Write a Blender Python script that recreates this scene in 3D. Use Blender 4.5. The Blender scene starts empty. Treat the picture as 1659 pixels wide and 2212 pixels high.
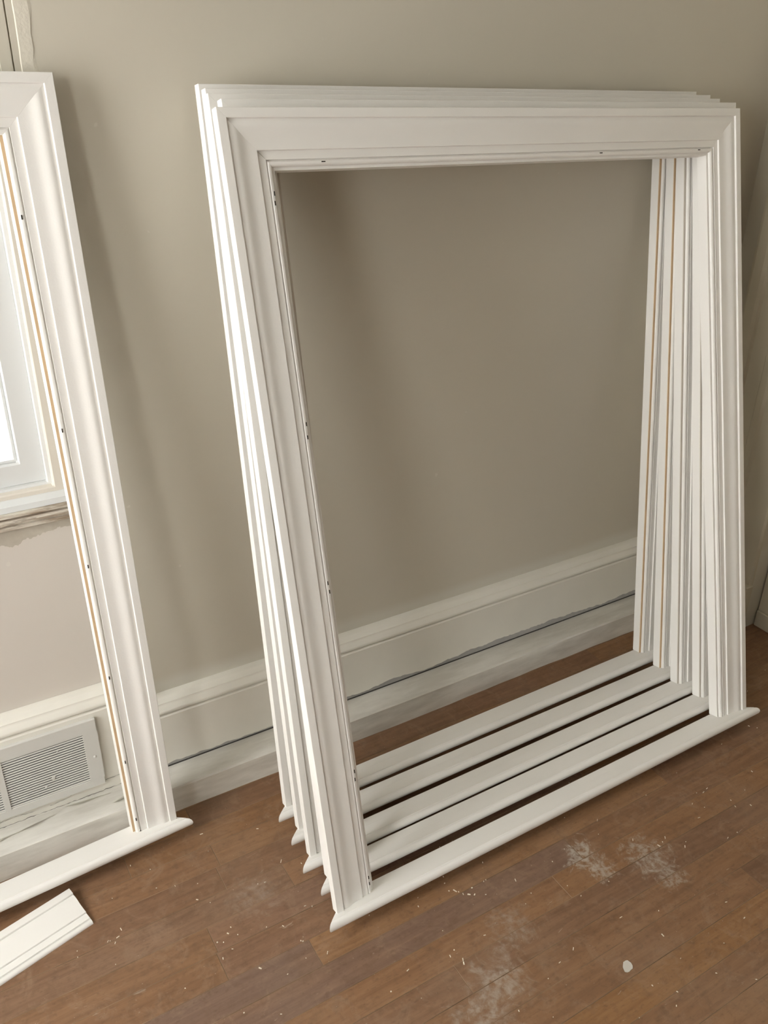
import bpy, bmesh, math, random
from mathutils import Matrix, Vector

S = bpy.context.scene
COL = S.collection
random.seed(7)

# ------------------------------------------------------------------ camera
F_PX, YAW, PITCH, ROLL = 1833.85, -0.550974, 0.469699, -0.019785
CAM = Vector((0.0, -1.55666, 1.50429))


def cam_axes():
    f = Vector((-math.sin(YAW) * math.cos(PITCH), math.cos(YAW) * math.cos(PITCH), -math.sin(PITCH)))
    r = Vector((math.cos(YAW), math.sin(YAW), 0))
    d = f.cross(r)
    c, s = math.cos(ROLL), math.sin(ROLL)
    return c * r + s * d, -s * r + c * d, f


cr, cd, cf = cam_axes()
cam_data = bpy.data.cameras.new('camera')
cam_data.sensor_fit = 'HORIZONTAL'
cam_data.sensor_width = 36.0
cam_data.lens = 36.0 * F_PX / 1659.0
cam_data.clip_start = 0.02
cam = bpy.data.objects.new('camera', cam_data)
COL.objects.link(cam)
up, back = -cd, -cf
cam.matrix_world = Matrix(((cr.x, up.x, back.x, CAM.x), (cr.y, up.y, back.y, CAM.y), (cr.z, up.z, back.z, CAM.z), (0, 0, 0, 1)))
S.camera = cam

# ------------------------------------------------------------------ world, window light, exposure
w = bpy.data.worlds.new('sky')
S.world = w
w.use_nodes = True
bg = w.node_tree.nodes['Background']
bg.inputs['Color'].default_value = (0.985, 0.985, 0.965, 1)
bg.inputs['Strength'].default_value = 14.5


def area(name, loc, direction, sx, sy, power, color):
    l = bpy.data.lights.new(name, 'AREA')
    l.shape = 'RECTANGLE'
    l.size, l.size_y = sx, sy
    l.energy = power
    l.color = color
    o = bpy.data.objects.new(name, l)
    COL.objects.link(o)
    o.location = loc
    o.rotation_euler = Vector(direction).to_track_quat('-Z', 'Z').to_euler()
    return l


# daylight arrives through the room's windows; each opening gets a portal that guides sky sampling
for nm, loc, dr, sx_, sy_ in (('portal_left_window', (-1.48, -0.72, 1.42), (1, 0, 0), 0.80, 1.50),
                              ('portal_added_left_window', (-1.48, -2.05, 1.35), (1, 0, 0), 0.60, 1.20),  # unseen opening, added and sized to balance the fill light
                              ('portal_right_window', (5.28, -4.00, 1.40), (-1, 0, 0), 0.80, 1.30),
                              ('portal_back_window', (-0.38, 0.165, 1.44), (0, -1, 0), 1.26, 1.32)):
    area(nm, loc, dr, sx_, sy_, 10, (1, 1, 1)).cycles.is_portal = True

vs = S.view_settings
vs.view_transform = 'Standard'
vs.look = 'None'
vs.gamma = 1.0
vs.use_curve_mapping = False
vs.exposure = 0.0


# ------------------------------------------------------------------ helpers
def mat(name, color, rough=0.5, spec=0.5, noise=0.0, nscale=8.0, bump=0.0, bscale=200.0):
    m = bpy.data.materials.new(name)
    m.use_nodes = True
    nt = m.node_tree
    b = nt.nodes['Principled BSDF']
    b.inputs['Base Color'].default_value = (*color, 1)
    b.inputs['Roughness'].default_value = rough
    b.inputs['Specular IOR Level'].default_value = spec
    geo = nt.nodes.new('ShaderNodeNewGeometry')
    if noise > 0:
        n = nt.nodes.new('ShaderNodeTexNoise')
        n.inputs['Scale'].default_value = nscale
        n.inputs['Detail'].default_value = 5
        nt.links.new(geo.outputs['Position'], n.inputs['Vector'])
        mx = nt.nodes.new('ShaderNodeMix')
        mx.data_type = 'RGBA'
        mx.inputs['A'].default_value = (*[c * (1 - noise) for c in color], 1)
        mx.inputs['B'].default_value = (*[min(1, c * (1 + noise)) for c in color], 1)
        nt.links.new(n.outputs['Fac'], mx.inputs['Factor'])
        nt.links.new(mx.outputs['Result'], b.inputs['Base Color'])
    if bump > 0:
        n2 = nt.nodes.new('ShaderNodeTexNoise')
        n2.inputs['Scale'].default_value = bscale
        n2.inputs['Detail'].default_value = 4
        nt.links.new(geo.outputs['Position'], n2.inputs['Vector'])
        bp = nt.nodes.new('ShaderNodeBump')
        bp.inputs['Strength'].default_value = bump
        bp.inputs['Distance'].default_value = 0.002
        nt.links.new(n2.outputs['Fac'], bp.inputs['Height'])
        nt.links.new(bp.outputs['Normal'], b.inputs['Normal'])
    return m


class NG:
    """small node-building helper"""

    def __init__(self, m):
        self.nt = m.node_tree
        self.b = self.nt.nodes['Principled BSDF']
        self.geo = self.nt.nodes.new('ShaderNodeNewGeometry')
        self.pos = self.geo.outputs['Position']

    def link(self, a, b):
        self.nt.links.new(a, b)

    def noise(self, scale, detail=4, vec=None, stretch=None, rough=0.5, distort=0.0):
        v = vec or self.pos
        if stretch:
            mp = self.nt.nodes.new('ShaderNodeMapping')
            mp.inputs['Scale'].default_value = stretch
            self.link(v, mp.inputs['Vector'])
            v = mp.outputs['Vector']
        n = self.nt.nodes.new('ShaderNodeTexNoise')
        n.inputs['Scale'].default_value = scale
        n.inputs['Detail'].default_value = detail
        n.inputs['Roughness'].default_value = rough
        n.inputs['Distortion'].default_value = distort
        self.link(v, n.inputs['Vector'])
        return n.outputs['Fac']

    def math(self, op, a, b=None, c=None, clamp=False):
        n = self.nt.nodes.new('ShaderNodeMath')
        n.operation = op
        n.use_clamp = clamp
        for i, v in enumerate((a, b, c)):
            if v is None:
                continue
            if isinstance(v, (int, float)):
                n.inputs[i].default_value = v
            else:
                self.link(v, n.inputs[i])
        return n.outputs[0]

    def ramp(self, v, lo, hi):
        n = self.nt.nodes.new('ShaderNodeMapRange')
        n.inputs['From Min'].default_value = lo
        n.inputs['From Max'].default_value = hi
        n.clamp = True
        self.link(v, n.inputs['Value'])
        return n.outputs['Result']

    def sep(self):
        n = self.nt.nodes.new('ShaderNodeSeparateXYZ')
        self.link(self.pos, n.inputs[0])
        return n.outputs

    def mix(self, fac, a, b, blend='MIX'):
        n = self.nt.nodes.new('ShaderNodeMix')
        n.data_type = 'RGBA'
        n.blend_type = blend
        for k, v in (('Factor', fac), ('A', a), ('B', b)):
            if isinstance(v, (int, float)):
                n.inputs[k].default_value = v
            elif isinstance(v, tuple):
                n.inputs[k].default_value = (*v, 1)
            else:
                self.link(v, n.inputs[k])
        return n.outputs['Result']

    def dist(self, p):
        n = self.nt.nodes.new('ShaderNodeVectorMath')
        n.operation = 'DISTANCE'
        self.link(self.pos, n.inputs[0])
        n.inputs[1].default_value = p
        return n.outputs['Value']

    def bump(self, h, strength, dist=0.002):
        n = self.nt.nodes.new('ShaderNodeBump')
        n.inputs['Strength'].default_value = strength
        n.inputs['Distance'].default_value = dist
        self.link(h, n.inputs['Height'])
        self.link(n.outputs['Normal'], self.b.inputs['Normal'])


def new_obj(name, me, m, parent=None, smooth=None):
    o = bpy.data.objects.new(name, me)
    COL.objects.link(o)
    if m is not None and not me.materials:
        me.materials.append(m)
    if parent is not None:
        o.parent = parent
    if smooth:
        for p in me.polygons:
            p.use_smooth = True
        me.set_sharp_from_angle(angle=math.radians(smooth))
    return o


def from_bm(name, bm, m, parent=None, smooth=None):
    bmesh.ops.recalc_face_normals(bm, faces=bm.faces[:])
    me = bpy.data.meshes.new(name)
    bm.to_mesh(me)
    bm.free()
    return new_obj(name, me, m, parent, smooth)


def add_box(bm, x0, x1, y0, y1, z0, z1, bevel=0.0):
    vs_ = [bm.verts.new(v) for v in ((x0, y0, z0), (x1, y0, z0), (x1, y1, z0), (x0, y1, z0), (x0, y0, z1), (x1, y0, z1), (x1, y1, z1), (x0, y1, z1))]
    fs = [bm.faces.new([vs_[i] for i in f]) for f in ((0, 3, 2, 1), (4, 5, 6, 7), (0, 1, 5, 4), (1, 2, 6, 5), (2, 3, 7, 6), (3, 0, 4, 7))]
    if bevel > 0:
        es = list({e for f in fs for e in f.edges})
        bmesh.ops.bevel(bm, geom=es, offset=bevel, segments=1, affect='EDGES', profile=0.5)


def box(name, m, x0, x1, y0, y1, z0, z1, parent=None, bevel=0.0):
    bm = bmesh.new()
    add_box(bm, min(x0, x1), max(x0, x1), min(y0, y1), max(y0, y1), min(z0, z1), max(z0, z1), bevel)
    return from_bm(name, bm, m, parent)


def sweep(name, prof, start, end, place, m, parent=None, smooth=None, cap=True):
    """closed profile [(u,v)], start/end give the run position for each profile point, place maps (run,u,v) to a point"""
    bm = bmesh.new()
    A = [bm.verts.new(place(start(u, v), u, v)) for u, v in prof]
    B = [bm.verts.new(place(end(u, v), u, v)) for u, v in prof]
    n = len(prof)
    for i in range(n):
        bm.faces.new((A[i], A[(i + 1) % n], B[(i + 1) % n], B[i]))
    if cap:
        bm.faces.new(A[::-1])
        bm.faces.new(B)
        bmesh.ops.triangulate(bm, faces=[f for f in bm.faces if len(f.verts) > 4])
    return from_bm(name, bm, m, parent, smooth)


def tag(o, label=None, cat=None, group=None, kind=None):
    if label:
        o['label'] = label
    if cat:
        o['category'] = cat
    if group:
        o['group'] = group
    if kind:
        o['kind'] = kind
    return o


def empty(name, loc=(0, 0, 0), rot=(0, 0, 0)):
    o = bpy.data.objects.new(name, None)
    o.empty_display_size = 0.05
    COL.objects.link(o)
    o.location = loc
    o.rotation_euler = rot
    return o


# ------------------------------------------------------------------ materials
WHITE = mat('white_satin_paint', (0.86, 0.84, 0.80), 0.42, 0.4, noise=0.02, nscale=6, bump=0.06, bscale=350)
TRIMW = mat('aged_white_trim_paint', (0.80, 0.775, 0.70), 0.5, 0.35, noise=0.06, nscale=9, bump=0.15, bscale=60)
RAW = mat('raw_pine_edge', (0.66, 0.48, 0.30), 0.7, 0.2, noise=0.15, nscale=30)
PRIMED = mat('primed_edge', (0.62, 0.57, 0.50), 0.6, 0.3, noise=0.1, nscale=30)
VINYL = mat('white_vinyl', (0.68, 0.685, 0.675), 0.35, 0.4)
CREAM = mat('cream_jamb_board', (0.70, 0.65, 0.57), 0.55, 0.3, noise=0.03, nscale=5)
HOLE = mat('dark_nail_hole', (0.03, 0.025, 0.02), 0.9, 0.1)
TRIMG = mat('shaded_greige_trim_paint', (0.60, 0.55, 0.44), 0.5, 0.3, noise=0.08, nscale=7)  # greige like the wall, with the recess shade mixed into the colour
FARW = mat('low_bounce_far_wall_paint', (0.30, 0.265, 0.21), 0.7, 0.2)  # unseen walls kept dark to cut bounced light
CEIL = mat('ceiling_paint', (0.60, 0.58, 0.53), 0.8, 0.2)
DARKV = mat('vent_inside', (0.035, 0.035, 0.04), 0.8, 0.1)
VENTM = mat('painted_vent_metal', (0.66, 0.65, 0.61), 0.45, 0.4, noise=0.03, nscale=12, bump=0.15, bscale=90)
FLECK = mat('pale_wood_fleck', (0.80, 0.72, 0.58), 0.7, 0.2)
CHIPM = mat('pale_grey_paint_chip', (0.62, 0.58, 0.52), 0.6, 0.2)
SNOW = mat('snowy_ground', (0.75, 0.78, 0.82), 0.9, 0.1, noise=0.35, nscale=1.3)

# wall paint
WALL = mat('greige_wall_paint', (0.60, 0.545, 0.455), 0.62, 0.25)
g = NG(WALL)
sx, sy, sz = g.sep()
big = g.noise(1.2, 3)
base = g.mix(big, (0.580, 0.538, 0.447), (0.610, 0.567, 0.478))
# primer strip left above the skirting (wavy cut-in line), only right of the window bay
cut = g.math('ADD', sz, g.math('MULTIPLY', g.noise(3.0, 3), 0.030))
prim = g.math('MULTIPLY', g.math('SUBTRACT', 1.0, g.ramp(cut, 0.288, 0.312)), g.ramp(sx, 0.278, 0.285))
base = g.mix(g.math('MULTIPLY', prim, 0.8), base, (0.66, 0.635, 0.56))
# brighter light under the window painted as a paler tone; torn paint above
under = g.math('MULTIPLY', g.math('LESS_THAN', sx, 0.274), g.math('LESS_THAN', sz, 0.775))
base = g.mix(under, base, (0.66, 0.61, 0.55))
tear = g.math('ADD', sz, g.math('MULTIPLY', g.noise(22.0, 5, rough=0.65), 0.05))
tear = g.math('ADD', tear, g.math('MULTIPLY', sx, -0.07))
tearm = g.math('MULTIPLY', g.math('GREATER_THAN', tear, 0.722), under)
plaster = g.mix(g.noise(45.0, 4), (0.40, 0.355, 0.29), (0.60, 0.555, 0.47))
base = g.mix(tearm, base, plaster)
# small scuffs
sc = g.noise(38.0, 2)
base = g.mix(g.math('MULTIPLY', g.ramp(sc, 0.775, 0.80), 0.45), base, (0.72, 0.68, 0.60))
g.link(base, g.b.inputs['Base Color'])
hb = g.math('ADD', g.math('MULTIPLY', g.noise(260.0, 2), 0.35), g.math('MULTIPLY', tearm, -1.5))
g.bump(hb, 0.12, 0.0015)

# scraped old sill trim
SCRAPED = mat('scraped_old_trim', (0.55, 0.47, 0.38), 0.75, 0.2)
g = NG(SCRAPED)
a = g.noise(9.0, 6, stretch=(1, 6, 9), rough=0.65)
b2 = g.noise(30.0, 4, stretch=(1, 5, 5))
c = g.mix(g.ramp(a, 0.42, 0.58), (0.36, 0.285, 0.215), (0.66, 0.61, 0.52))
c = g.mix(g.math('MULTIPLY', g.ramp(b2, 0.55, 0.65), 0.6), c, (0.24, 0.19, 0.14))
g.link(c, g.b.inputs['Base Color'])
g.bump(a, 0.5, 0.003)

# mottled white paint on the ledge, greyer on top
LEDGE = mat('mottled_ledge_paint', (0.62, 0.60, 0.54), 0.6, 0.25)
g = NG(LEDGE)
a = g.noise(5.0, 6, stretch=(1, 5, 5), rough=0.6)
c = g.mix(g.ramp(a, 0.38, 0.62), (0.64, 0.61, 0.545), (0.83, 0.805, 0.74))
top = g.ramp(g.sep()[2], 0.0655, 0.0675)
c = g.mix(g.math('MULTIPLY', top, 0.28), c, (0.42, 0.405, 0.375))   # mixed towards grey on the ledge top
g.link(c, g.b.inputs['Base Color'])
g.bump(a, 0.3, 0.003)

# floor planks: colour per plank from the object, grain along x, wear, dust
PLANK = mat('worn_oak_plank', (0.3, 0.17, 0.1), 0.42, 0.22)
g = NG(PLANK)
oi = g.nt.nodes.new('ShaderNodeObjectInfo')
comb = g.nt.nodes.new('ShaderNodeCombineXYZ')
g.link(oi.outputs['Random'], comb.inputs[2])
vm = g.nt.nodes.new('ShaderNodeVectorMath')
vm.operation = 'MULTIPLY_ADD'
g.link(comb.outputs[0], vm.inputs[0])
vm.inputs[1].default_value = (0, 0, 9.0)
g.link(g.pos, vm.inputs[2])
pv = vm.outputs[0]
grain = g.noise(5.0, 7, vec=pv, stretch=(1.0, 14, 1), rough=0.6, distort=0.6)
fine = g.noise(22.0, 4, vec=pv, stretch=(1.0, 22, 1), rough=0.6)
blot = g.noise(7.0, 5, vec=pv, stretch=(0.6, 1.6, 1))
col = oi.outputs['Color']
dark = g.mix(1.0, col, (0.82, 0.78, 0.75), 'MULTIPLY')
lite = g.mix(1.0, col, (1.13, 1.11, 1.06), 'MULTIPLY')
c = g.mix(g.ramp(grain, 0.32, 0.68), dark, lite)
c = g.mix(g.math('MULTIPLY', g.ramp(fine, 0.58, 0.72), 0.35), c, (0.12, 0.07, 0.045))
c = g.mix(g.math('MULTIPLY', g.ramp(blot, 0.5, 0.75), 0.28), c, (0.30, 0.160, 0.075))
# mottled wear
mot = g.noise(34.0, 6, rough=0.7)
c = g.mix(g.math('MULTIPLY', g.ramp(mot, 0.50, 0.66), 0.40), c, (0.150, 0.088, 0.052))
mot2 = g.noise(16.0, 6, rough=0.75, distort=1.0)
c = g.mix(g.math('MULTIPLY', g.ramp(mot2, 0.52, 0.70), 0.32), c, (0.37, 0.255, 0.175))
pit = g.noise(150.0, 3, rough=0.6, stretch=(0.5, 1, 1))
c = g.mix(g.math('MULTIPLY', g.ramp(pit, 0.56, 0.70), 0.35), c, (0.115, 0.066, 0.040))
# grey traffic film
film = g.noise(3.2, 5, rough=0.6)
c = g.mix(g.math('MULTIPLY', g.ramp(film, 0.48, 0.72), 0.22), c, (0.33, 0.24, 0.175))
# spilt plaster dust, as splashes with a shape of their own
def splash(px, py, r, soft, sc, amt, c, stretch=(1, 1, 1)):
    d = g.dist((px, py, 0.0))
    n = g.noise(sc, 7, rough=0.72, distort=1.6, stretch=stretch)
    e = g.math('ADD', d, g.math('MULTIPLY', g.math('SUBTRACT', n, 0.5), r * 4.0))
    m_ = g.math('SUBTRACT', 1.0, g.ramp(e, r * (1 - soft), r))
    m_ = g.math('MULTIPLY', m_, g.ramp(g.noise(sc * 4, 4), 0.36, 0.58))
    return g.mix(g.math('MULTIPLY', m_, amt), c, (0.50, 0.44, 0.37))
c = splash(1.075, -0.665, 0.040, 0.5, 22, 0.75, c)
c = splash(1.085, -0.715, 0.030, 0.6, 26, 0.6, c)
c = splash(1.20, -0.735, 0.055, 0.7, 24, 0.55, c)
c = splash(1.20, -0.80, 0.035, 0.6, 30, 0.45, c)
c = splash(0.74, -0.80, 0.060, 0.9, 16, 0.55, c)
c = splash(0.67, -0.85, 0.060, 0.9, 18, 0.5, c)
c = splash(0.83, -0.73, 0.050, 0.9, 18, 0.35, c)
c = splash(0.42, -0.40, 0.060, 0.9, 18, 0.25, c)
# hairline scratches and specks
scr = g.noise(60.0, 3, stretch=(0.25, 1.0, 1), rough=0.7, distort=1.5)
c = g.mix(g.math('MULTIPLY', g.ramp(scr, 0.70, 0.76), 0.35), c, (0.62, 0.52, 0.42))
spk = g.noise(210.0, 2)
c = g.mix(g.math('MULTIPLY', g.ramp(spk, 0.74, 0.78), 0.5), c, (0.66, 0.57, 0.46))
g.link(c, g.b.inputs['Base Color'])
rg = g.math('ADD', 0.36, g.math('MULTIPLY', film, 0.25))
g.link(rg, g.b.inputs['Roughness'])
g.bump(fine, 0.08, 0.001)
SEAMD = mat('dusty_plank_edge', (0.27, 0.180, 0.115), 0.8, 0.1, noise=0.75, nscale=9)
SUBF = mat('dark_subfloor', (0.05, 0.032, 0.022), 0.8, 0.2)

# ------------------------------------------------------------------ the room
YW = 0.012          # face of the back wall
XR = 2.112          # face of the right wall
XL, YR, ZC = -1.40, -7.00, 2.75
XF, YF = 5.2, -1.50   # unseen room widened past the door to cut bounced light
SEAM = 0.2747

tag(box('floor', SUBF, XL - 0.2, XF + 0.2, YR - 0.2, YW + 0.2, -0.12, -0.018), kind='structure')
FLOOR = bpy.data.objects['floor']

# planks
PW, Y0 = 0.0632, -0.6105
pal = [(0.262, 0.144, 0.075), (0.250, 0.140, 0.078), (0.278, 0.150, 0.071), (0.228, 0.130, 0.078), (0.262, 0.149, 0.082)]
LENS = (0.46, 0.62, 0.78, 0.94)
plank_mesh = {}


def plank_me(L):
    if L not in plank_mesh:
        bm = bmesh.new()
        add_box(bm, 0.0001, L - 0.0001, -PW + 0.0001, -0.0001, -0.018, 0.0)
        top = [e for e in bm.edges if all(v.co.z > -0.001 for v in e.verts)]
        bv = bmesh.ops.bevel(bm, geom=top, offset=0.0007, segments=1, affect='EDGES', material=1)
        bmesh.ops.recalc_face_normals(bm, faces=bm.faces[:])
        me = bpy.data.meshes.new('plank')
        bm.to_mesh(me)
        bm.free()
        me.materials.append(PLANK)
        me.materials.append(SEAMD)
        plank_mesh[L] = me
    return plank_mesh[L]


# joints read off the photograph: row start y -> joint x, tint left, tint right
fixed = {4: 0.497, 1: 0.466, 3: 0.304, 2: 1.24, 0: 1.07, -1: 0.98, -3: 0.57, -4: 1.35, -2: 1.62}
tint_left = {2: (0.225, 0.130, 0.082), 1: (0.20, 0.128, 0.095), 0: (0.215, 0.135, 0.098), 3: (0.255, 0.145, 0.082), -1: (0.27, 0.15, 0.082), 4: (0.25, 0.15, 0.095)}
tint_right = {1: (0.30, 0.17, 0.090), 4: (0.29, 0.165, 0.095), 3: (0.235, 0.140, 0.094)}
rows = range(-24, 10)
for k in rows:
    ytop = Y0 + PW * k
    j = fixed.get(k, random.uniform(0.0, 0.9))
    # to the right of the joint
    spans = []
    x = j
    first = True
    while x < XR + 0.05:
        L = random.choice(LENS)
        spans.append((x, L, tint_right.get(k) if first else None))
        x += L
        first = False
    x = j
    first = True
    while x > XL:
        L = LENS[3] if first else random.choice(LENS)
        x -= L
        spans.append((x, L, tint_left.get(k) if first else None))
        first = False
    for (x, L, t) in spans:
        if x + L > XR + 0.3 or x < XL - 0.9:
            pass
        o = bpy.data.objects.new('plank', plank_me(L))
        COL.objects.link(o)
        o.parent = FLOOR
        o.location = (x, ytop, random.uniform(-0.0004, 0.0002))
        cc = t or random.choice(pal)
        v = random.uniform(0.94, 1.06)
        o.color = (cc[0] * v, cc[1] * v, cc[2] * v, 1)
# boards farther back in the room, behind the camera
tag(box('plank_field', PLANK, XL - 0.1, XF, YR, Y0 - PW * 25, -0.018, 0.0, FLOOR), kind='stuff')
bpy.data.objects['plank_field'].color = (0.27, 0.155, 0.09, 1)

# back wall with its window opening (x -1.02..0.255, z 0.775..2.10)
WX0, WX1, WZ0, WZ1 = -1.02, 0.256, 0.775, 2.10
bm = bmesh.new()
add_box(bm, SEAM + 0.0014, XR + 0.2, YW, YW + 0.16, -0.02, ZC)
add_box(bm, WX1, SEAM - 0.0012, YW + 0.001, YW + 0.16, -0.02, ZC)
add_box(bm, WX0, WX1, YW + 0.001, YW + 0.16, -0.02, WZ0)
add_box(bm, WX0, WX1, YW + 0.001, YW + 0.16, WZ1, ZC)
add_box(bm, XL - 0.1, WX0, YW + 0.001, YW + 0.16, -0.02, ZC)
add_box(bm, SEAM - 0.004, SEAM + 0.004, YW + 0.006, YW + 0.10, -0.02, ZC)
wall_back = tag(from_bm('wall_back', bm, WALL), kind='structure')
# ragged filler beside the seam where the old casing came off
bm = bmesh.new()
rng = random.Random(3)
for side in (0,):
    prev = None
    for i in range(90):
        z = 0.80 + i * 0.02
        wv = 0.006 + 0.012 * rng.random() + (0.010 if z > 1.40 else 0.0)
        x0 = SEAM + 0.009 + 0.003 * rng.random()
        cur = [bm.verts.new((x0, YW + 0.0005, z)), bm.verts.new((x0 + 0.002, YW - 0.0016, z)), bm.verts.new((x0 + wv, YW - 0.0012, z)), bm.verts.new((x0 + wv + 0.006 * rng.random() + 0.003, YW + 0.0005, z))]
        if prev:
            for q in range(3):
                bm.faces.new((prev[q], prev[q + 1], cur[q + 1], cur[q]))
        prev = cur
from_bm('filler_ridge', bm, mat('rough_filler', (0.70, 0.655, 0.56), 0.8, 0.2, noise=0.1, nscale=40, bump=0.5, bscale=120), wall_back)

# left wall with two window openings; the second is added for fill light
bm = bmesh.new()
add_box(bm, XL - 0.15, XL, -0.32, YW + 0.16, -0.02, ZC)
add_box(bm, XL - 0.15, XL, -1.75, -1.12, -0.02, ZC)
add_box(bm, XL - 0.15, XL, YR - 0.15, -2.35, -0.02, ZC)
for (ya, yb, za, zb) in ((-1.12, -0.32, 0.67, 2.17), (-2.35, -1.75, 0.75, 1.95)):
    add_box(bm, XL - 0.15, XL, ya, yb, -0.02, za)
    add_box(bm, XL - 0.15, XL, ya, yb, zb, ZC)
tag(from_bm('wall_left', bm, WALL), kind='structure')
tag(box('wall_rear', FARW, XL - 0.15, XF + 0.15, YR - 0.15, YR, -0.02, ZC), kind='structure')
# right wall with a door recess (y -0.263..-1.12)
DY0, DY1, DZ = -0.263, -1.12, 2.06
bm = bmesh.new()
add_box(bm, XR, XR + 0.2, DY0, YW + 0.16, -0.02, ZC)
add_box(bm, XR, XR + 0.2, YF, DY1, -0.02, ZC)
add_box(bm, XR, XR + 0.2, DY1, DY0, DZ, ZC)
add_box(bm, XR + 0.12, XR + 0.2, DY1, DY0, -0.02, DZ)
tag(from_bm('wall_right', bm, WALL), kind='structure')
bm = bmesh.new()
add_box(bm, XR + 0.2, XF, YF, YF + 0.15, -0.02, ZC)
for (ya, yb, za, zb) in ((-3.60, YF + 0.15, -0.02, ZC), (YR - 0.15, -4.40, -0.02, ZC), (-4.40, -3.60, -0.02, 0.75), (-4.40, -3.60, 2.05, ZC)):
    add_box(bm, XF, XF + 0.15, ya, yb, za, zb)
tag(from_bm('wall_far_added', bm, FARW), kind='structure')  # unseen walls of the added wider part
tag(box('ceiling', CEIL, XL - 0.15, XF + 0.15, YR - 0.15, YW + 0.16, ZC, ZC + 0.1), kind='structure')

# skirting of the back wall: panel, cap and deep ledge along the floor
def run_x(x0, x1):
    return (lambda u, v: x0), (lambda u, v: x1), (lambda r, u, v: (r, u, v))


JX = 0.288
s, e, pl = run_x(JX, XR)
panel_prof = [(YW, 0.05), (-0.026, 0.05), (-0.026, 0.212), (-0.024, 0.215), (-0.021, 0.2165), (YW, 0.2165)]
bb = tag(sweep('baseboard_back', panel_prof, s, e, pl, TRIMW), kind='structure')
cap_prof = [(YW, 0.2165), (-0.019, 0.2165), (-0.019, 0.219), (-0.0265, 0.2215), (-0.028, 0.226), (-0.0265, 0.231), (-0.019, 0.238), (-0.0165, 0.2415), (-0.0165, 0.244), (-0.013, 0.246), (-0.008, 0.252), (-0.004, 0.255), (YW, 0.255)]
sweep('cap_moulding', cap_prof, s, e, pl, TRIMW, bb, 40)
# taller run under the window
s, e, pl = run_x(XL, JX)
dz = 0.0765
bl = tag(sweep('baseboard_window', [(y, z + (dz if z > 0.1 else 0)) for y, z in panel_prof], s, e, pl, TRIMW), kind='structure')
sweep('cap_moulding', [(y, z + dz) for y, z in cap_prof], s, e, pl, TRIMW, bl, 40)
# ledge (boxed pipe run), slightly wavy bottom edge
bm = bmesh.new()
N = 60
secs = []
rng = random.Random(11)
for i in range(N + 1):
    x = XL + (XR - XL) * i / N
    wob = 0.0018 * math.sin(x * 5.1) + 0.0012 * rng.uniform(-1, 1)
    secs.append([bm.verts.new(v) for v in ((x, YW, -0.001), (x, -0.1035 + wob, 0.0), (x, -0.1020 + wob * 0.5, 0.066), (x, -0.098, 0.0695), (x, -0.060, 0.0715), (x, -0.028, 0.0690), (x, YW, 0.0690))])
for i in range(N):
    A, B = secs[i], secs[i + 1]
    for q in range(7):
        bm.faces.new((A[q], A[(q + 1) % 7], B[(q + 1) % 7], B[q]))
bm.faces.new(secs[0][::-1])
bm.faces.new(secs[-1])
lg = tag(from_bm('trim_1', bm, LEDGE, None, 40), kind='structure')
# loose lower edge of the skirting paint: ragged film with a dark gap under it
bm = bmesh.new()
rng = random.Random(5)
prev = None
zz = 0.079
for i in range(260):
    x = 0.30 + i * 0.007
    zz = min(0.093, max(0.0785, zz + rng.uniform(-0.0022, 0.0022)))
    cur = [bm.verts.new((x, -0.0263, 0.20)), bm.verts.new((x, -0.0272, 0.11)), bm.verts.new((x, -0.0292 - 0.001 * rng.random(), zz)), bm.verts.new((x, -0.0262, zz))]
    if prev:
        for q in range(3):
            bm.faces.new((prev[q], prev[q + 1], cur[q + 1], cur[q]))
    prev = cur
from_bm('paint_film', bm, TRIMW, bb, 30)
# dark shrinkage gap between skirting and ledge
box('bare_strip', mat('bare_grey_primer', (0.44, 0.43, 0.42), 0.8, 0.15, noise=0.2, nscale=20), JX, XR, -0.0264, -0.020, 0.0695, 0.098, bb)
box('shrinkage_gap', mat('gap_dust', (0.08, 0.075, 0.07), 0.9, 0.1), JX, XR, -0.0275, -0.020, 0.0690, 0.0722, bb)
# loose paint flakes on the ledge below the vent
def flake(px, py, pz, L, Wd, yaw, curl, parent):
    bm = bmesh.new()
    n = 8
    A, B = [], []
    for i in range(n + 1):
        t = i / n
        wd = Wd * math.sin(math.pi * (0.04 + 0.92 * t)) * (0.8 + 0.4 * math.sin(7 * t))
        x = L * (t - 0.5)
        A.append(bm.verts.new((x, 0, 0)))
        B.append(bm.verts.new((x, -wd, wd * curl)))
    for i in range(n):
        bm.faces.new((A[i], A[i + 1], B[i + 1], B[i]))
    bmesh.ops.solidify(bm, geom=bm.faces[:], thickness=0.0007)
    o = from_bm('paint_flake', bm, TRIMW, parent)
    o.location = (px, py, pz)
    o.rotation_euler = (0, 0, yaw)


def crack(pts, wd, parent, seed):
    rng = random.Random(seed)
    bm = bmesh.new()
    prev = None
    P_ = []
    for (p, q) in zip(pts[:-1], pts[1:]):
        n = max(2, int((Vector(q) - Vector(p)).length / 0.006))
        P_ += [Vector(p).lerp(Vector(q), i / n) for i in range(n)]
    P_.append(Vector(pts[-1]))
    for p in P_:
        j = rng.uniform(-0.0012, 0.0012)
        h_ = wd * rng.uniform(0.3, 1.2)
        cur = [bm.verts.new((p.x, p.y, p.z + j)), bm.verts.new((p.x, p.y - 0.0003, p.z + j + h_))]
        if prev:
            bm.faces.new((prev[0], cur[0], cur[1], prev[1]))
        prev = cur
    from_bm('crack', bm, CRACKM, parent)


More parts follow.
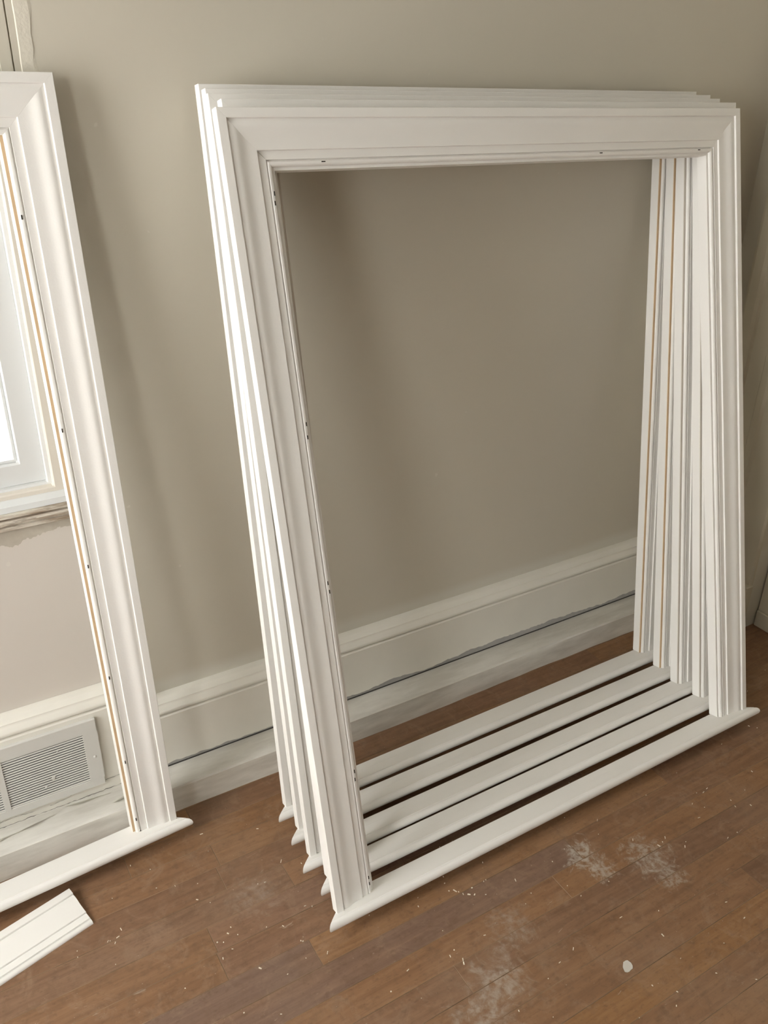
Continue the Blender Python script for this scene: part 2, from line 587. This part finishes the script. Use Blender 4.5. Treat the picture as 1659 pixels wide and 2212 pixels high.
CRACKM = mat('crack_dirt', (0.16, 0.145, 0.125), 0.9, 0.1)
crack([(-0.30, -0.0292, 0.0705), (-0.05, -0.0290, 0.0700), (0.10, -0.0292, 0.0715), (0.20, -0.0290, 0.0710), (0.286, -0.0290, 0.0720)], 0.0020, bl, 1)
crack([(0.10, -0.0268, 0.080), (0.135, -0.0268, 0.083), (0.15, -0.0268, 0.090), (0.20, -0.0268, 0.0915), (0.222, -0.0268, 0.096), (0.27, -0.0268, 0.098)], 0.0012, bl, 2)
crack([(-0.16, -0.0268, 0.083), (-0.05, -0.0268, 0.081), (0.03, -0.0268, 0.084), (0.075, -0.0268, 0.081)], 0.0010, bl, 3)
flake(0.066, -0.052, 0.0725, 0.075, 0.012, 0.15, 0.9, lg)
flake(0.175, -0.040, 0.0725, 0.10, 0.010, -0.08, 0.5, lg)
flake(0.245, -0.070, 0.0722, 0.05, 0.014, 0.3, 0.7, lg)
flake(0.00, -0.060, 0.0722, 0.09, 0.009, 0.05, 0.4, lg)

# ------------------------------------------------------------------ window in the back wall
def ring(name, m, x0, x1, z0, z1, wdt, y0, y1, parent, bevel=0.002):
    """four mitred rails of a frame, one mesh"""
    bm = bmesh.new()
    out = [(x0, z0), (x1, z0), (x1, z1), (x0, z1)]
    inn = [(x0 + wdt, z0 + wdt), (x1 - wdt, z0 + wdt), (x1 - wdt, z1 - wdt), (x0 + wdt, z1 - wdt)]
    V = {}
    for nm, pts in (('o', out), ('i', inn)):
        for yy in (y0, y1):
            V[nm, yy] = [bm.verts.new((p[0], yy, p[1])) for p in pts]
    for i in range(4):
        j = (i + 1) % 4
        bm.faces.new((V['o', y0][i], V['o', y0][j], V['i', y0][j], V['i', y0][i]))
        bm.faces.new((V['o', y1][j], V['o', y1][i], V['i', y1][i], V['i', y1][j]))
        bm.faces.new((V['o', y0][j], V['o', y0][i], V['o', y1][i], V['o', y1][j]))
        bm.faces.new((V['i', y0][i], V['i', y0][j], V['i', y1][j], V['i', y1][i]))
    if bevel:
        bmesh.ops.recalc_face_normals(bm, faces=bm.faces[:])
        es = [e for e in bm.edges if len(e.link_faces) == 2 and e.calc_face_angle() > 1.0]
        bmesh.ops.bevel(bm, geom=es, offset=bevel, segments=1, affect='EDGES')
    return from_bm(name, bm, m, parent)


win = tag(empty('window_1', (0, 0, 0)), kind='structure')
ring('outer_frame', CREAM, WX0, WX1, WZ0, WZ1, 0.028, 0.020, 0.15, win)
ring('inner_frame', VINYL, WX0 + 0.026, WX1 - 0.026, WZ0 + 0.022, WZ1 - 0.022, 0.010, 0.036, 0.14, win, 0.0015)
# two sashes side by side
MID = (WX0 + WX1) / 2
for i, (a0, a1) in enumerate(((MID - 0.02, WX1 - 0.0335), (WX0 + 0.0335, MID + 0.02))):
    yo = 0.048 + 0.022 * i
    sash = ring('sash', VINYL, a0, a1, WZ0 + 0.030, WZ1 - 0.030, 0.046, yo, yo + 0.020, win, 0.003)
    ring('glazing_bead', VINYL, a0 + 0.046, a1 - 0.046, WZ0 + 0.076, WZ1 - 0.076, 0.006, yo + 0.008, yo + 0.016, sash, 0.001)
    GL = bpy.data.materials.get('window_glass')
    if GL is None:
        GL = bpy.data.materials.new('window_glass')
        GL.use_nodes = True
        nt = GL.node_tree
        nt.nodes.clear()
        out = nt.nodes.new('ShaderNodeOutputMaterial')
        tr = nt.nodes.new('ShaderNodeBsdfTransparent')
        tr.inputs['Color'].default_value = (0.93, 0.97, 0.98, 1)
        gl = nt.nodes.new('ShaderNodeBsdfGlossy')
        gl.inputs['Roughness'].default_value = 0.02
        fr = nt.nodes.new('ShaderNodeFresnel')
        mx = nt.nodes.new('ShaderNodeMixShader')
        nt.links.new(fr.outputs[0], mx.inputs[0])
        nt.links.new(tr.outputs[0], mx.inputs[1])
        nt.links.new(gl.outputs[0], mx.inputs[2])
        nt.links.new(mx.outputs[0], out.inputs[0])
    box('pane', GL, a0 + 0.046, a1 - 0.046, yo + 0.010, yo + 0.014, WZ0 + 0.076, WZ1 - 0.076, sash)
# sloping inner sill of the unit
sweep('sill_board', [(0.060, WZ0 + 0.026), (0.018, WZ0 + 0.018), (0.006, WZ0 + 0.010), (0.004, WZ0 - 0.001), (0.060, WZ0 - 0.001)], *run_x(WX0 + 0.001, SEAM - 0.018), VINYL, win)
# scraped horizontal strip under the sill
strip_prof = [(YW, 0.7375), (0.004, 0.7375), (0.001, 0.740), (0.000, 0.7465), (0.0035, 0.748), (0.0035, 0.7505), (-0.003, 0.752), (-0.005, 0.7575), (-0.003, 0.762), (0.003, 0.7635), (0.003, 0.766), (-0.006, 0.7675), (-0.006, 0.7735), (YW, 0.7735)]
tag(sweep('trim_2', strip_prof, *run_x(WX0 - 0.02, SEAM - 0.003), SCRAPED), kind='structure')
box('crack', HOLE, WX0, SEAM - 0.003, YW - 0.001, YW + 0.003, 0.7362, 0.7376, bpy.data.objects['trim_2'])

tag(box('ground', SNOW, -30, 30, 0.5, 40, -0.75, -0.60), kind='structure')

# ------------------------------------------------------------------ door recess on the right wall
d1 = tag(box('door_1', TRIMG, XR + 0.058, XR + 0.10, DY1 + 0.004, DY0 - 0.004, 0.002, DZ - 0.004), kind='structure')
for (y0, y1, z0, z1) in ((-0.36, -0.64, 0.22, 0.95), (-0.74, -1.02, 0.22, 0.95), (-0.36, -0.64, 1.10, 1.92), (-0.74, -1.02, 1.10, 1.92)):
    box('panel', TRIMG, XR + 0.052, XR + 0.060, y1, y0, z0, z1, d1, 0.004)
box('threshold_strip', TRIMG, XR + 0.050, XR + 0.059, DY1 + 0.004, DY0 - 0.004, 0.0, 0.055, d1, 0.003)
# wide old casing on the near side of the recess, stepped profile (y, protrusion)
casing_prof = [(-0.050, 0.0), (-0.050, 0.024), (-0.058, 0.027), (-0.085, 0.027), (-0.096, 0.024), (-0.101, 0.016), (-0.145, 0.014), (-0.150, 0.018), (-0.170, 0.020), (-0.178, 0.013), (-0.258, 0.011), (-0.2645, 0.007), (-0.2645, 0.0)]
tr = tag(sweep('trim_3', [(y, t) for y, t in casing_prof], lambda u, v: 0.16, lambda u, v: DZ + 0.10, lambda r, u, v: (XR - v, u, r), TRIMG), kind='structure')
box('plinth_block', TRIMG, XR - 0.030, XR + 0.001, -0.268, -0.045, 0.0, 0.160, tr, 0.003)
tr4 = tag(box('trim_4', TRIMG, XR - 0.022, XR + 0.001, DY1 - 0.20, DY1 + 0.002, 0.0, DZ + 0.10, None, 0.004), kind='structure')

# ------------------------------------------------------------------ window casing frames
FW, FH = 1.2229, 1.4629
TW = 0.0872
prof = [(0.0, -0.018), (0.0, -0.0008), (0.0008, 0.0), (0.0146, 0.0), (0.0153, -0.0006), (0.0156, -0.0046), (0.0165, -0.0047), (0.0205, -0.0035),
        (0.0245, -0.0030), (0.0275, -0.0032), (0.0310, -0.0041), (0.0350, -0.0054), (0.0390, -0.0066), (0.0430, -0.0074), (0.0470, -0.0078), (0.0540, -0.0080), (0.0618, -0.0080),
        (0.0624, -0.0086), (0.0627, -0.0118), (0.0636, -0.0119), (0.0762, -0.0112), (0.0766, -0.0150), (0.0774, -0.0150), (0.0782, -0.0132), (0.0800, -0.0116), (0.0830, -0.0116), (0.0855, -0.0132), (0.0870, -0.0158), (TW, -0.018)]
BACKC, JB0, JB1, JIN = -0.018, -0.019, -0.0440, 0.0918
P = lambda a, b, c: (a, -c, b)      # frame space: a along the width, b up, c out of the face


def frame_meshes():
    """one mesh for each member, shared by every frame"""
    out = {}
    t = empty('tmp')
    o = sweep('side_casing', prof, lambda u, v: 0.0, lambda u, v: FH - u, lambda r, u, v: P(u, r, v), WHITE, t, 35)
    out['L'] = o.data
    COL.objects.unlink(o)
    o = sweep('side_casing', prof, lambda u, v: 0.0, lambda u, v: FH - u, lambda r, u, v: P(FW - u, r, v), WHITE, t, 35)
    out['R'] = o.data
    COL.objects.unlink(o)
    o = sweep('head_casing', prof, lambda u, v: u + 0.0002, lambda u, v: FW - u - 0.0002, lambda r, u, v: P(r, FH - u, v), WHITE, t, 35)
    out['H'] = o.data
    COL.objects.unlink(o)
    for key, (a0, a1, b0, b1) in {'JL': (0.0745, JIN, 0.0, FH - JIN), 'JR': (FW - JIN, FW - 0.0745, 0.0, FH - JIN), 'JH': (0.0745, FW - 0.0745, FH - JIN, FH - 0.0745)}.items():
        bm = bmesh.new()
        add_box(bm, a0, a1, -JB0, -JB1, b0, b1, 0.0006)
        o = from_bm('jamb_board', bm, WHITE, t)
        out[key] = o.data
        COL.objects.unlink(o)
    # bare edge strips showing beside the jamb boards
    e0, e1 = -0.0184, -0.0205
    for key, (a0, a1, b0, b1) in {'EL': (TW - 0.004, JIN + 0.0003, 0.0005, FH - JIN), 'ER': (FW - JIN - 0.0003, FW - TW + 0.004, 0.0005, FH - JIN), 'EH': (TW, FW - TW, FH - JIN - 0.0003, FH - TW + 0.004)}.items():
        for nm, mm in (('raw', RAW), ('pri', PRIMED), ('whi', WHITE)):
            bm = bmesh.new()
            add_box(bm, a0, a1, -e0, -e1, b0, b1)
            o = from_bm('bare_edge', bm, mm, t)
            out[key + nm] = o.data
            COL.objects.unlink(o)
    # stool: flat board with a round nose and mitred horns, notched back between the jambs
    pr = [(-0.007, -0.020), (-0.007, 0.0), (0.0093, 0.0), (0.0100, -0.0010), (0.0107, -0.0004), (0.0150, -0.0010), (0.0182, -0.0035), (0.0200, -0.0080), (0.0200, -0.0120), (0.0182, -0.0165), (0.0145, -0.0195), (0.0093, -0.020)]

    def horn(c):
        return 0.0005 - 0.0285 * (c + 0.007) / 0.027
    bm = bmesh.new()
    A = [bm.verts.new(P(horn(c), b, c)) for c, b in pr]
    B = [bm.verts.new(P(FW - horn(c), b, c)) for c, b in pr]
    n = len(pr)
    for i in range(n):
        bm.faces.new((A[i], A[(i + 1) % n], B[(i + 1) % n], B[i]))
    bm.faces.new(A[::-1])
    bm.faces.new(B)
    add_box(bm, 0.0745, FW - 0.0745, 0.0180, 0.0405, -0.020, 0.0, 0.0)
    add_box(bm, 0.0150, FW - 0.0150, 0.0068, 0.0182, -0.0198, -0.0001, 0.0)
    o = from_bm('stool', bm, WHITE, t, 35)
    out['S'] = o.data
    COL.objects.unlink(o)
    bm = bmesh.new()
    add_box(bm, -0.0008, 0.0008, -0.0006, 0.0006, -0.0035, 0.0035)
    o = from_bm('nail_hole', bm, HOLE, t)
    out['N'] = o.data
    COL.objects.unlink(o)
    for o in list(t.children):
        bpy.data.objects.remove(o)
    bpy.data.objects.remove(t)
    return out


FM = frame_meshes()


def link(name, me, parent, loc=(0, 0, 0), rot=(0, 0, 0)):
    o = bpy.data.objects.new(name, me)
    COL.objects.link(o)
    o.parent = parent
    o.location = loc
    o.rotation_euler = rot
    return o


def casing_frame(x, y, z, th, ph, edge, label, holes=(), group=None):
    fr = empty('window_casing', (x, y, z), (-th, 0, ph))
    tag(fr, label, 'window casing', group, 'thing')
    Lc = link('side_casing', FM['L'], fr)
    Rc = link('side_casing', FM['R'], fr)
    Hc = link('head_casing', FM['H'], fr)
    for k, ek in (('JL', 'EL'), ('JR', 'ER'), ('JH', 'EH')):
        j = link('jamb_board', FM[k], fr)
        ed = link('bare_edge', FM[ek + edge], j)
        if edge == 'raw':
            ed['label'] = 'strip of bare tan wood'
    link('stool', FM['S'], fr)
    # short blocks under the back of the stool carry the frame on the floor
    c0, c1 = -0.044, -0.020
    bot = -(z - 0.044 * math.sin(th)) / math.cos(th)
    for a0 in (0.10, FW - 0.14):
        bm = bmesh.new()
        # lower face cut level with the floor
        vs_ = []
        for cc in (c0, c1):
            bb_ = -(z + cc * math.sin(th)) / math.cos(th)
            for aa in (a0, a0 + 0.04):
                vs_.append((bm.verts.new(P(aa, bb_, cc)), bm.verts.new(P(aa, -0.0205, cc))))
        (b00, t00), (b01, t01), (b10, t10), (b11, t11) = vs_
        for f in ((b00, b01, b11, b10), (t00, t10, t11, t01), (b00, b10, t10, t00), (b01, t01, t11, b11), (b00, t00, t01, b01), (b10, b11, t11, t10)):
            bm.faces.new(f)
        from_bm('foot_block', bm, WHITE, fr)
    for (mem, s_) in holes:
        # small nail slots left in the bead
        if mem == 'L':
            link('nail_hole', FM['N'], Lc, P(0.0825 + 0.001 * (int(s_ * 1000) % 2), s_, -0.0114))
        elif mem == 'R':
            link('nail_hole', FM['N'], Rc, P(FW - 0.0830, s_, -0.0113))
        else:
            link('nail_hole', FM['N'], Hc, P(s_, FH - 0.0815, -0.0113), (0, math.pi / 2, 0))
    return fr


G = 'painted window casing frames leaning against the wall'
frames = [
    (0.5240, -0.5590, 0.0493, 0.2559, 0.0031, 'whi', 'foremost white window casing frame of the leaning stack, fully in view',
     [('L', 1.335), ('L', 1.320), ('L', 0.955), ('L', 0.932), ('L', 0.662), ('L', 0.645), ('L', 0.275), ('L', 0.258), ('L', 0.036), ('L', 0.022), ('H', 0.18), ('H', 0.81), ('H', 1.10)]),
    (0.5473, -0.4771, 0.0493, 0.2256, -0.0014, 'pri', 'second white window casing frame of the stack, just behind the foremost one', [('R', 0.6)]),
    (0.5399, -0.4103, 0.0493, 0.2038, 0.0013, 'pri', 'middle white window casing frame of the five stacked frames, two frames on either side', []),
    (0.5508, -0.3325, 0.0493, 0.1794, -0.0023, 'raw', 'fourth white window casing frame counted from the front of the stack, tan edge strip', []),
    (0.5542, -0.2604, 0.0493, 0.1536, 0.0047, 'raw', 'rearmost white window casing frame of the stack, its top resting on the wall', []),
]
for f in frames:
    casing_frame(*f[:5], f[5], f[6], f[7], G)
casing_frame(-0.8881, -0.2452, 0.0523, 0.1025, 0.0591, 'raw', 'lone white window casing frame leaning in front of the window on the left',
             [('R', 1.255), ('R', 0.90), ('R', 0.635), ('R', 0.39), ('R', 0.185), ('R', 0.035)], G)

# ------------------------------------------------------------------ casing offcut lying on the floor
oc = empty('casing_offcut', (0.0886 + 0.001, -0.2069, 0.0), (0, 0, math.radians(14.0)))
tag(oc, 'short white casing offcut lying face up on the wood floor', 'moulding offcut')
k = 0.0965 / TW
sweep('board', [(u * k, v + 0.0182) for u, v in prof], lambda u, v: -0.62, lambda u, v: 0.0, lambda r, u, v: (r, -u, v), WHITE, oc, 35)

# ------------------------------------------------------------------ wall vent
vx0, vx1, vz0, vz1 = -0.186, 0.2206, 0.0945, 0.279
VF = -0.0345
vent = empty('wall_vent', (vx0, -0.026, vz0))
tag(vent, 'white painted metal wall vent with thin louvres set in the skirting', 'wall vent')


def vent_part(o):
    o.parent = vent
    o.matrix_parent_inverse = Matrix.Translation(-Vector((vx0, -0.026, vz0)))
    return o


bz0, bz1 = 0.1165, 0.2440
banks = ((-0.152, 0.0130), (0.0254, 0.1900))
bm = bmesh.new()
add_box(bm, vx0, vx1, VF, -0.0262, vz0, bz0, 0.0015)
add_box(bm, vx0, vx1, VF, -0.0262, bz1, vz1, 0.0015)
add_box(bm, vx0, banks[0][0], VF, -0.0262, bz0 - 0.002, bz1 + 0.002)
add_box(bm, banks[0][1], banks[1][0], VF, -0.0262, bz0 - 0.002, bz1 + 0.002)
add_box(bm, banks[1][1], vx1, VF, -0.0262, bz0 - 0.002, bz1 + 0.002)
vent_part(from_bm('face_plate', bm, VENTM))
vent_part(box('duct_backing', DARKV, banks[0][0], banks[1][1], -0.0268, -0.0262, bz0, bz1))
NS = 20
pitch = (bz1 - bz0) / NS
bm = bmesh.new()
h = pitch * 0.22
L = banks[1][1] - banks[1][0] + 0.001
pts = [(-0.0076, -h), (-0.0066, -h), (-0.0054, h), (-0.0066, h)]
A = [bm.verts.new((0, y, z)) for y, z in pts]
B = [bm.verts.new((L, y, z)) for y, z in pts]
for i in range(4):
    bm.faces.new((A[i], A[(i + 1) % 4], B[(i + 1) % 4], B[i]))
bm.faces.new(A[::-1])
bm.faces.new(B)
slat0 = from_bm('slat', bm, VENTM)
sm = slat0.data
bpy.data.objects.remove(slat0)
for (a0, a1) in banks:
    for i in range(NS):
        o = bpy.data.objects.new('slat', sm)
        COL.objects.link(o)
        vent_part(o)
        o.location = (a0 - 0.0005, -0.0262, bz0 + pitch * (i + 0.5))
bm = bmesh.new()
bmesh.ops.create_uvsphere(bm, u_segments=12, v_segments=6, radius=0.004)
for v in bm.verts:
    v.co.y *= 0.5
scw = vent_part(from_bm('screw_head', bm, VENTM, None, 60))
scw.location = (0.2075, VF, 0.178)
for (lx, lz, lr) in ((0.118, 0.158, 0.005), (0.100, 0.140, 0.0035), (0.135, 0.222, 0.003)):
    bm = bmesh.new()
    bmesh.ops.create_icosphere(bm, subdivisions=2, radius=lr)
    rng = random.Random(int(lx * 1000))
    for v in bm.verts:
        v.co *= rng.uniform(0.75, 1.15)
        v.co.y *= 0.45
    b_ = vent_part(from_bm('paint_blob', bm, VENTM, None, 60))
    b_.location = (lx, -0.0325, lz)

# ------------------------------------------------------------------ litter on the floor
bm = bmesh.new()
bmesh.ops.create_circle(bm, cap_ends=True, segments=14, radius=0.011)
rng = random.Random(4)
for v in bm.verts:
    v.co.x *= 1.15 * rng.uniform(0.85, 1.1)
    v.co.y *= 0.85 * rng.uniform(0.85, 1.1)
bmesh.ops.solidify(bm, geom=bm.faces[:], thickness=0.0009)
ch = from_bm('paint_chip', bm, CHIPM)
ch.location = (0.9667, -0.9062, 0.0013)
ch.rotation_euler = (0, 0, 0.6)
tag(ch, 'pale grey flat paint chip lying alone on the wood floor', 'paint chip')

bm = bmesh.new()
rng = random.Random(21)
spots = [(0.499, -0.349), (0.3204, -0.469), (0.31, -0.463), (0.335, -0.455), (0.345, -0.445), (0.452, -0.542), (0.455, -0.545), (0.769, -0.594), (0.36, -0.555), (0.30, -0.62),
         (0.78, -0.60), (0.785, -0.606), (0.79, -0.615), (0.80, -0.622), (0.81, -0.628), (0.815, -0.612), (0.83, -0.64), (0.70, -0.71), (0.703, -0.735), (0.70, -0.742), (0.60, -0.70), (0.55, -0.72)]
while len(spots) < 330:
    u, v_ = rng.uniform(0.0, 2.0), rng.uniform(-1.25, -0.15)
    if v_ < -0.35 + 0.0 * u or u < 0.5:
        spots.append((u, v_))
for i, (px, py) in enumerate(spots):
    Lf = rng.choice((0.0016, 0.002, 0.0025, 0.0035, 0.005, 0.007)) * (1.0 if i > 21 else 1.3)
    Wf = rng.uniform(0.0009, 0.0018) * (1.0 if i > 21 else 1.5)
    an = rng.uniform(0, math.pi)
    ca, sa = math.cos(an), math.sin(an)
    zt = 0.0012
    q = []
    for (du, dv, z) in ((-1, -1, 0.0001), (1, -1, 0.0001), (1, 1, 0.0001), (-1, 1, 0.0001), (-0.8, -0.8, zt), (0.8, -0.8, zt * 1.2), (0.8, 0.8, zt), (-0.8, 0.8, zt)):
        x, y = du * Lf / 2, dv * Wf / 2
        q.append(bm.verts.new((px + ca * x - sa * y, py + sa * x + ca * y, z)))
    for f in ((4, 5, 6, 7), (0, 1, 5, 4), (1, 2, 6, 5), (2, 3, 7, 6), (3, 0, 4, 7)):
        bm.faces.new([q[t] for t in f])
tag(from_bm('sawdust_flecks', bm, FLECK), 'scattered pale sawdust and paint flecks over the wood floor', 'debris', kind='stuff')
